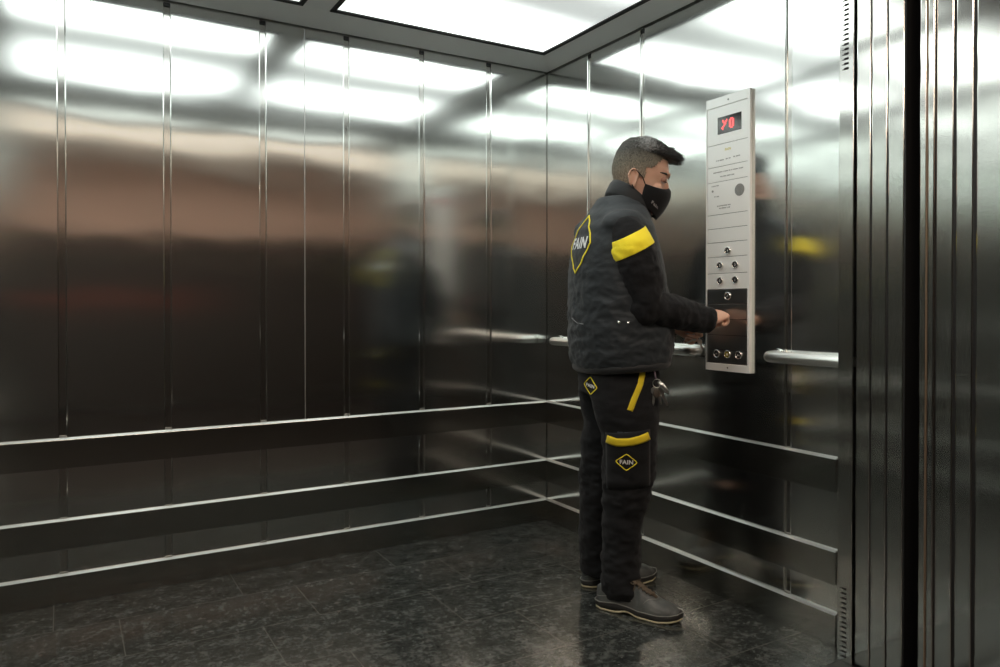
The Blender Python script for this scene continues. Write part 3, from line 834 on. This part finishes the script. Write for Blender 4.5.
def slab_shell(me, planes, off, name, mt, parent, keep=None):
    bm = bmesh.new(); bm.from_mesh(me)
    bm.normal_update()
    for co, no in planes:
        bmesh.ops.bisect_plane(bm, geom=bm.verts[:]+bm.edges[:]+bm.faces[:], plane_co=co, plane_no=no, clear_outer=True)
    if keep: bmesh.ops.delete(bm, geom=[f for f in bm.faces if not keep(f.calc_center_median())], context='FACES')
    bm.normal_update()
    ns = [(v, v.normal.copy()) for v in bm.verts]
    for v, n in ns: v.co += n*off
    out = bpy.data.meshes.new(name); bm.to_mesh(out); bm.free()
    o = link(name, out, mt, parent, True)
    s = o.modifiers.new('s', 'SOLIDIFY'); s.thickness = off; s.offset = -1
    return o
nn = Vector((-.44, -.10, .89)).normalized()
up_ = L(624, 238, 2.56); lo_ = L(631, 255, 2.56)
slab_shell(sme, [(up_, nn), (lo_, -nn)], .0022, 'shoulder_stripe', YEL, sl)
# armhole edge: piping where the vest ends round the shoulder
m = MB(); q = []
for k in range(33):
    th = 2*PI*k/32
    c = Vector((-.012, -.155, 1.345)); M = Matrix.Rotation(BY-.1, 3, 'Z') @ Matrix.Rotation(R(10), 3, 'Y')
    p = c+M @ Vector((.078*math.cos(th), 0, .098*math.sin(th)))
    q.append(p)

# --- trousers
m = MB()
def legrow(m, rows, yaw=0): m.loft([ring(m, c, a, b, yaw=yaw, n=32) for c, a, b in rows])
rings(m, [((-.024, 0, .93), .138, .175), ((-.026, 0, .88), .142, .178), ((-.030, 0, .83), .142, .176), ((-.034, 0, .78), .134, .168)])
def LL(z, x0, x1, t, b):     # section from the silhouette at distance t
    return (Vector(((x0+x1)/2, t-T0, z)), (x1-x0)/2, b)
legrow(m, [LL(.86, -.140, .112, 2.70, .095), LL(.77, -.140, .108, 2.70, .104), LL(.70, -.122, .106, 2.70, .106), LL(.64, -.100, .104, 2.705, .106), LL(.58, -.093, .100, 2.71, .102),
           LL(.50, -.094, .095, 2.715, .098), LL(.42, -.092, .082, 2.72, .092), LL(.33, -.090, .056, 2.725, .086), LL(.22, -.090, .042, 2.73, .080),
           LL(.12, -.094, .040, 2.72, .080), LL(.075, -.094, .048, 2.715, .082), LL(.045, -.082, .046, 2.71, .072)])
legrow(m, [LL(.86, -.170, .055, 2.87, .095), LL(.77, -.165, .060, 2.87, .100), LL(.66, -.145, .040, 2.88, .100), LL(.58, -.152, .030, 2.885, .096),
           LL(.48, -.155, .022, 2.89, .092), LL(.42, -.152, .012, 2.895, .088), LL(.33, -.152, -.015, 2.90, .080), LL(.22, -.153, -.020, 2.91, .076),
           LL(.12, -.150, -.020, 2.92, .074), LL(.080, -.148, -.018, 2.92, .074), LL(.055, -.138, -.025, 2.92, .062)])
f1 = fold(.011, 8, 1., (1, 1, 1.7)); f2 = fold(.005, 19, 6., (1, 1, 1.9))
def tdisp(co, n):
    k = .35+.65*max(0, min(1, (.80-co.z)/.35)); kk = 1.5 if (co.z < .22 or .38 < co.z < .55) else 1.
    return k*(f1(co, n)+f2(co, n)*kk)-.002
tme = remesh(m.mesh(), .0065, 6, .5, tdisp)
tr = link('trousers', tme, TROUS, man, True)
TB = bvh_of(tme)

# --- appliques that follow the cloth
EYEL = MWi @ CAM
DLAT = Vector((.12, 1, -.02)).normalized()         # straight at the man's right side
def onto(B, p, d=DLAT, off=.002):
    """drop a point on the cloth along d"""
    hit = B.ray_cast(p-d*.6, d)
    if not hit[0]: return None
    n = hit[1]
    if n.dot(d) > 0: n = -n
    return hit[0]+n*off
def side_pt(px, py, t): # a point of the figure whose side projection along DLAT matches its place
    return L(px, py, t)
def drop_mesh(me, B, d, off, name, mt, parent, f=None):
    bm = bmesh.new(); bm.from_mesh(me)
    bmesh.ops.triangulate(bm, faces=bm.faces[:])
    for _ in range(2):
        lng = [e for e in bm.edges if e.calc_length() > .006]
        if lng: bmesh.ops.subdivide_edges(bm, edges=lng, cuts=1)
    bad = []
    for v in bm.verts:
        p = onto(B, f(v.co) if f else v.co, d, off)
        if p is None: bad.append(v)
        else: v.co = p
    bmesh.ops.delete(bm, geom=bad, context='VERTS')
    out = bpy.data.meshes.new(name); bm.to_mesh(out); bm.free()
    return link(name, out, mt, parent, False)
def strip(pts, width, B, d, off, name, mt, parent, closed=False, n=10, thick=.0016):
    """a ribbon through pts (own frame), laid on the cloth"""
    P = []
    m_ = len(pts); rng = range(m_ if closed else m_-1)
    for i in rng:
        for k in range(n): P.append(pts[i].lerp(pts[(i+1) % m_], k/n))
    if not closed: P.append(pts[-1])
    m = MB(); rows = []
    for i, p in enumerate(P):
        a = P[(i+1) % len(P)] if (closed or i < len(P)-1) else p; b = P[i-1] if (closed or i) else p
        tg = (a-b).normalized(); sd = tg.cross(d).normalized()*width/2
        ww = max(1, int(width/.006))
        row = [onto(B, p+sd*(2*j/ww-1), d, off) for j in range(ww+1)]
        rows.append(None if any(r is None for r in row) else [m.bm.verts.new(r) for r in row])
    for i in range(len(rows) if closed else len(rows)-1):
        a, b = rows[i], rows[(i+1) % len(rows)]
        if a and b:
            for j in range(len(a)-1): m.bm.faces.new((a[j], a[j+1], b[j+1], b[j]))
    o = m.build(name, mt, parent, True); s = o.modifiers.new('s', 'SOLIDIFY'); s.thickness = thick; s.offset = 0
    return o
def rhomb(c, X, Z, w, hh, r=.18):
    """rounded diamond outline"""
    C = [Vector((0, hh)), Vector((w, 0)), Vector((0, -hh)), Vector((-w, 0))]; out = []
    for i in range(4):
        a, b, c2 = C[i-1], C[i], C[(i+1) % 4]
        out += [b.lerp(a, r), b.lerp(a, r*.35).lerp(b.lerp(c2, r*.35), .5), b.lerp(c2, r)]
    return [c+X*p.x+Z*p.y for p in out]
XL = Vector((1, -.12, 0)).normalized(); ZL = Vector((0, 0, 1))
def emblem(c, X, Z, w, hh, ts, B, d, parent, lw, ink=WHITE, wy=1.0):
    e = strip(rhomb(c, X, Z, w, hh), lw, B, d, .0022, 'emblem', YEL, parent, True, 6)
    me = text_mesh('FAIN', ts, ts*.035)
    drop_mesh(me, B, d, .0028, 'lettering', ink, e, lambda v: c+X*v.x+Z*(v.y*wy))
# cargo pocket
m = MB(); rows = []
NXp, NZp = 16, 18
q0, q1, q2, q3 = L(606, 434, 2.62), L(650, 429, 2.62), L(651, 488, 2.62), L(607, 492, 2.62)
for j in range(NZp+1):
    row = []
    for i in range(NXp+1):
        u, v = i/NXp, j/NZp; p = q0.lerp(q1, u).lerp(q3.lerp(q2, u), v)
        edge = min(u, 1-u, v, 1-v); row.append(onto(TB, p, DLAT, .0015+.009*min(1, edge*9)))
    rows.append([m.bm.verts.new(p) if p else None for p in row])
for j in range(NZp):
    for i in range(NXp):
        q = (rows[j][i], rows[j][i+1], rows[j+1][i+1], rows[j+1][i])
        if all(q): m.bm.faces.new(q)
pme = m.mesh(); pk = link('cargo_pocket', pme, TROUS, tr, True)
pk.modifiers.new('s', 'SOLIDIFY').thickness = .004
# one surface to lay the trims on: trousers and pocket together
allv = [v.co.copy() for v in tme.vertices]; nb = len(allv); allp = [tuple(p.vertices) for p in tme.polygons]
allv += [v.co.copy() for v in pme.vertices]; allp += [tuple(nb+i for i in p.vertices) for p in pme.polygons]
PB = BVHTree.FromPolygons(allv, allp)
TN = 2.62
strip([L(607.5, 440, TN), L(617, 442, TN), L(630, 441, TN), L(640, 438.5, TN), L(648.5, 435.5, TN)], .027, PB, DLAT, .003, 'pocket_stripe', YELD, tr)
strip([L(643.5, 367, TN), L(640, 384, TN), L(634, 398, TN), L(629.5, 410, TN)], .020, TB, DLAT, .003, 'pocket_edge_stripe', YELD, tr)
emblem(L(626.5, 461.5, TN), XL, ZL, .0375, .031, .0205, PB, DLAT, tr, .0028)
DB = Vector((.55, .83, -.02)).normalized(); XB = Vector((.83, -.55, 0))
emblem(L(592.5, 385, 2.72), Vector((.95, -.3, -.12)).normalized(), ZL, .031, .033, .0175, TB, Vector((.30, .95, 0)).normalized(), tr, .0028)
me = text_mesh('pro work', .012, .0002); drop_mesh(me, TB, DLAT, .002, 'pocket_label', mat('blue_grey_label', (.10, .13, .17), .6), tr, lambda v: L(625, 432, TN)+XL*v.x+ZL*v.y)
# back emblem of the vest
BD = Matrix.Rotation(BY+R(2), 3, 'Z') @ Vector((1, 0, 0))        # looking at the back, a little from his right
BX = Vector((BD.y, -BD.x, 0)); bc = Vector((-.165, -.050, 1.325))
e = strip(rhomb(bc, BX, ZL, .092, .118, .3), .0065, VB, BD, .003, 'back_emblem', YEL, vest, True, 10)
me = text_mesh('FAIN', .056, .002)
drop_mesh(me, VB, BD, .0034, 'back_lettering', WHITE, e, lambda v: bc+BX*v.x*.96+ZL*(v.y+.002))
# snaps low on the vest, grey piping at the back
for px, py in ((618.8, 322.3), (627.8, 323.0)):
    p = onto(VB, L(px, py, 2.6), DLAT, .001)
    if p:
        m = MB(); m.cyl(p, DLAT, .0052, .003, 14); m.build('press_stud', CHROME, vest, True)
strip([L(570, 318, 2.72), L(577, 323, 2.70), L(585, 324, 2.68)], .0024, VB, Vector((.35, .93, 0)).normalized(), .002, 'piping', mat('grey_piping', (.25, .26, .27), .6), vest)
#strip([L(600, 214, 2.66), L(616, 217, 2.62), L(630, 223, 2.6), L(640, 230, 2.6)], .003, VB, Vector((.1, .6, -.8)).normalized(), .001, 'yoke_seam', VEST2, vest)
# small writing on the mask
MBV = bvh_of(mask.data)
me = text_mesh('Fain', .017, .0001)
md = (HM.to_3x3() @ Vector((-.62, .78, 0))).normalized(); mxv = (HM.to_3x3() @ Vector((.78, .62, 0))).normalized(); mzv = (HM.to_3x3() @ Vector((0, 0, 1))).normalized()
drop_mesh(me, MBV, md, .0030, 'mask_lettering', GREYL, mask, lambda v: h(.074, -.066, -.092)+mxv*v.x*1.1+mzv*(v.y*.9-v.x*.50))

# --- shoes
LEATHER = cloth('worn_grey_leather', (.050, .054, .052), .5, .002, (18, 18, 18), 260, .03, (.12, .128, .122), spec=.5)
SOLE = mat('dark_rubber_sole', (.018, .018, .016), .7); MID = mat('cream_midsole', (.50, .46, .30), .6); LACE = mat('brown_lace', (.10, .075, .05), .8)
PIPE = mat('pale_piping', (.22, .22, .20), .6)
def shoe(heel, yaw, toe_out=1, label=None):
    s = empty('shoe', heel, yaw, man)
    if label: s['label'] = label
    Ls = .318
    # plan outline half widths along the length (x from heel 0 to toe Ls)
    def hw(t): 
        pts = [(0, .0), (.03, .020), (.10, .033), (.25, .036), (.42, .035), (.60, .045), (.75, .050), (.88, .043), (.96, .027), (1, .0)]
        for (a, b), (c, d) in zip(pts, pts[1:]):
            if t <= c: 
                f = (t-a)/(c-a); f = f*f*(3-2*f) if 0 < a < .9 else math.sqrt(max(f, 0)) if a == 0 else f
                return b+(d-b)*f
        return 0
    N = 40
    def outline(z, grow, zf=None):
        P = []
        for k in range(N+1):
            t = (1-math.cos(PI*k/N))/2; P.append((t*(Ls+2*grow)-grow, hw(t)+(grow if 0 < k < N else 0)))
        loop = [(x, -y) for x, y in P]+[(x, y) for x, y in P[-2:0:-1]]
        return [Vector((x, y, zf(x/Ls) if zf else z)) for x, y in loop]
    def slab(name, lay, mt, parent=s):
        m = MB(); rg = [[m.bm.verts.new(p) for p in outline(0, g, z)] for g, z in lay]
        m.loft(rg); return m.build(name, mt, parent, True)
    spring = lambda t: .012*max(0, (t-.72)/.28)**2
    arch = lambda t: .010*math.exp(-((t-.40)/.075)**2)
    base = lambda t: spring(t)+arch(t)
    slab('outsole', [(-.003, lambda t: base(t)), (.001, lambda t: base(t)+.002), (.001, lambda t: base(t)*.9+.009)], MID)
    mid = lambda t: .012+.9*spring(t)+.012*max(0, 1-abs(t-.28)/.25)*.8
    slab('midsole', [(.0005, lambda t: base(t)*.9+.008), (.0035, lambda t: mid(t)+.003), (.003, lambda t: mid(t)+.012), (-.001, lambda t: mid(t)+.016)], SOLE)
    # upper: lofted fore-aft sections
    top = [(0, .075), (.06, .088), (.14, .092), (.26, .095), (.36, .108), (.46, .112), (.54, .103), (.64, .084), (.75, .067), (.86, .060), (.94, .046), (1, .026)]
    def tz(t):
        for (a, b), (c, d) in zip(top, top[1:]):
            if t <= c: f = (t-a)/(c-a); return b+(d-b)*(f*f*(3-2*f))
        return .03
    m = MB(); rg = []
    for k in range(31):
        t = .006+.985*(1-math.cos(PI*k/30))/2; w = max(hw(t)-.002, .003); zt = tz(t); zb = mid(t)+.006; r = []
        for j in range(20):
            a = 2*PI*j/20; c, sn = math.cos(a), math.sin(a)
            pw = .75 if sn > 0 else .5
            y = w*math.copysign(abs(c)**pw, c)
            if sn > 0 and t < .5: y *= 1-.30*sn
            r.append(m.bm.verts.new((t*Ls, y, (zb+(zt-zb)*abs(sn)**.8) if sn > 0 else zb-.004*abs(sn))))
        rg.append(r)
    m.loft(rg)
    me = remesh(m.mesh(), .004, 3, .5, fold(.0012, 40, 2.)); u = link('upper', me, LEATHER, s, True)
    UB = bvh_of(me)
    # welt line and vamp seam
    def pipe(pts, r, name, mt, side=None):
        m = MB(); m.tube(pts, r, 6); return m.build(name, mt, u, True)
    q = []
    for p in outline(0, .0035, lambda t: mid(t)+.0165): q.append(p)
    m = MB(); m.tube(q+[q[0]], .0016, 6); m.build('welt', PIPE, s, True)
    for sd in (-1, 1):
        q = []
        for t in (.02, .08, .15, .22, .30, .38, .46): 
            z = mid(t)+.030+.012*math.sin(t*4); hit = UB.ray_cast(Vector((t*Ls, sd*.2, z)), Vector((0, -sd, 0)))
            if hit[0]: q.append(hit[0]+Vector((0, sd*.0008, 0)))
        if len(q) > 2: pipe(q, .0012, 'seam', PIPE)
    q = []
    for k in range(17):
        a = -1+k/8; t = .60+.13*math.cos(a*PI/2)**.8 if abs(a) < 1 else .60; y = a*.040
        hit = UB.ray_cast(Vector((t*Ls, y, .3)), Vector((0, 0, -1)))
        if hit[0]: q.append(hit[0]+Vector((0, 0, .0006)))
    pipe(q, .0011, 'vamp_seam', PIPE)
    # tongue and laces
    m = MB(); q = []
    for t in (.40, .46, .53, .60, .66, .72):
        hit = UB.ray_cast(Vector((t*Ls, 0, .3)), Vector((0, 0, -1))); q.append(hit[0]+Vector((0, 0, .002+(.020 if t < .43 else .006 if t < .5 else 0))))
    m.tube(q, [(.018, .004), (.021, .005), (.018, .004), (.016, .003), (.013, .003), (.008, .002)], 12); m.build('tongue', LACE, u, True)
    for i, t in enumerate((.47, .52, .57, .62, .67)):
        m = MB(); q = []
        for j in range(9):
            y = -.024+.048*j/8; x = (t+.012*math.sin(j*.8+i))*Ls
            hit = UB.ray_cast(Vector((x, y*(1-.15*i/4), .3)), Vector((0, 0, -1))); q.append(hit[0]+Vector((0, 0, .0055)))
        m.tube(q, .0026, 6); m.build('lace', LACE, u, True)
    hit = UB.ray_cast(Vector((.47*Ls, 0, .3)), Vector((0, 0, -1))); c = hit[0]+Vector((0, 0, .010))
    for sd in (-1, 1):
        m = MB(); q = [c]
        for k in range(1, 9):
            a = k/8*2*PI; q.append(c+Vector((.014*math.sin(a)*.8, sd*(.016-.016*math.cos(a)), -.006*math.sin(a/2)+.002)))
        m.tube(q, .0022, 6); m.build('lace', LACE, u, True)
    return s
hr = L(600, 604, 2.754); shoe(Vector((-.112, -.056, 0)), math.atan2(-.160, .278))
shoe(Vector((-.146, .128, 0)), R(16))

# --- keys
KEY = mat('nickel_keys', (.7, .7, .68), .28, 1.); KEYF = mat('key_fob', (.05, .04, .03), .5)
def key_piece(name, parent, p, d, ln=.052, head=.011, wv=Vector((0, 1, 0)), mt=KEY):
    d = d.normalized(); sd = d.cross(wv).normalized(); nn = sd.cross(d)
    m = MB(); n = 18
    f = [p+d*(head+head*math.cos(2*PI*k/n))+sd*head*.95*math.sin(2*PI*k/n) for k in range(n)]
    for o_ in (1,):
        a = [m.bm.verts.new(q-nn*.001) for q in f]; b = [m.bm.verts.new(q+nn*.001) for q in f]; m.loft([a, b])
    s0 = p+d*head*1.9; prof = [(0, .0035), (.3, .0035), (.42, .0022), (.5, .0035), (.6, .002), (.7, .0033), (.82, .0024), (1, .0008)]
    L_ = ln-head*2
    lo = [s0+d*L_*t-sd*.0035 for t, w_ in prof]; hi = [s0+d*L_*t+sd*w_ for t, w_ in prof]
    poly = lo+hi[::-1]
    a = [m.bm.verts.new(q-nn*.0009) for q in poly]; b = [m.bm.verts.new(q+nn*.0009) for q in poly]; m.loft([a, b])
    return m.build(name, mt, parent, False)
def key_ring(c, rr, axis, parent):
    m = MB(); a = axis.normalized().orthogonal().normalized(); b = axis.normalized().cross(a)
    q = [c+a*rr*math.cos(2*PI*k/20)+b*rr*math.sin(2*PI*k/20) for k in range(21)]; m.tube(q, .0011, 6); return m.build('ring', KEY, parent, True)
kp = L(650.5, 357, 2.62)
kb = empty('key_bunch', MW @ kp, -YAW); kb.scale = (1.25,)*3; tag(kb, 'bunch of silver keys hanging on a thin cord from the man\'s waist', 'keys')
O = Vector((0, 0, 0)); q = [O, Vector((.004, -.004, -.022)), Vector((.012, -.004, -.045)), Vector((.015, -.003, -.062))]
m = MB(); m.tube(q, .0020, 8); m.build('cord', mat('pinkish_cord', (.28, .2, .26), .6), kb, True)
rc = Vector((.018, -.003, -.074)); key_ring(rc, .012, Vector((.2, 1, .1)), kb)
m = MB(); m.tube([rc+Vector((.002, -.004, .006)), rc+Vector((.012, -.006, -.004)), rc+Vector((.026, -.006, -.022)), rc+Vector((.030, -.006, -.03))], [.004, .008, .0065, .003], 10); m.build('clip', KEY, kb, True)
key_piece('key', kb, rc+Vector((.006, 0, -.012)), Vector((.50, 0, -1)), .056, wv=Vector((.1, 1, 0)))
key_piece('key', kb, rc+Vector((.002, .004, -.012)), Vector((.25, .1, -1)), .050, wv=Vector((-.3, 1, .1)))
key_piece('key', kb, rc+Vector((-.006, .002, -.010)), Vector((-.05, .1, -1)), .054, wv=Vector((.5, 1, .1)))
m = MB(); m.ell(rc+Vector((-.002, -.004, -.028)), (.010, .004, .014)); m.build('fob', KEYF, kb, True)
# keys in the left hand, seen under the right cuff
hk = L(697, 336, 2.81)
kh = empty('held_keys', MW @ hk, -YAW); tag(kh, 'small silver keys held in the man\'s far hand, just below his right cuff', 'keys')
key_ring(Vector((0, 0, -.005)), .011, Vector((.3, 1, .2)), kh)
key_piece('key', kh, Vector((-.004, -.006, .000)), Vector((-1, -.1, .25)), .045, .009)
key_piece('key', kh, Vector((-.004, -.008, -.008)), Vector((-.9, -.1, -.45)), .045, .009)
key_piece('key', kh, Vector((.006, -.006, -.012)), Vector((.35, -.1, -1)), .045, .009)
#PERSON_END

# ------------------------------------------------------------------ world / view
sc = bpy.context.scene
w = bpy.data.worlds.new('world'); sc.world = w; w.use_nodes = True
w.node_tree.nodes['Background'].inputs[0].default_value = (0, 0, 0, 1)
sc.view_settings.view_transform = 'Standard'; sc.view_settings.look = 'None'
sc.view_settings.exposure = 0.0; sc.view_settings.gamma = 1; sc.view_settings.use_curve_mapping = False
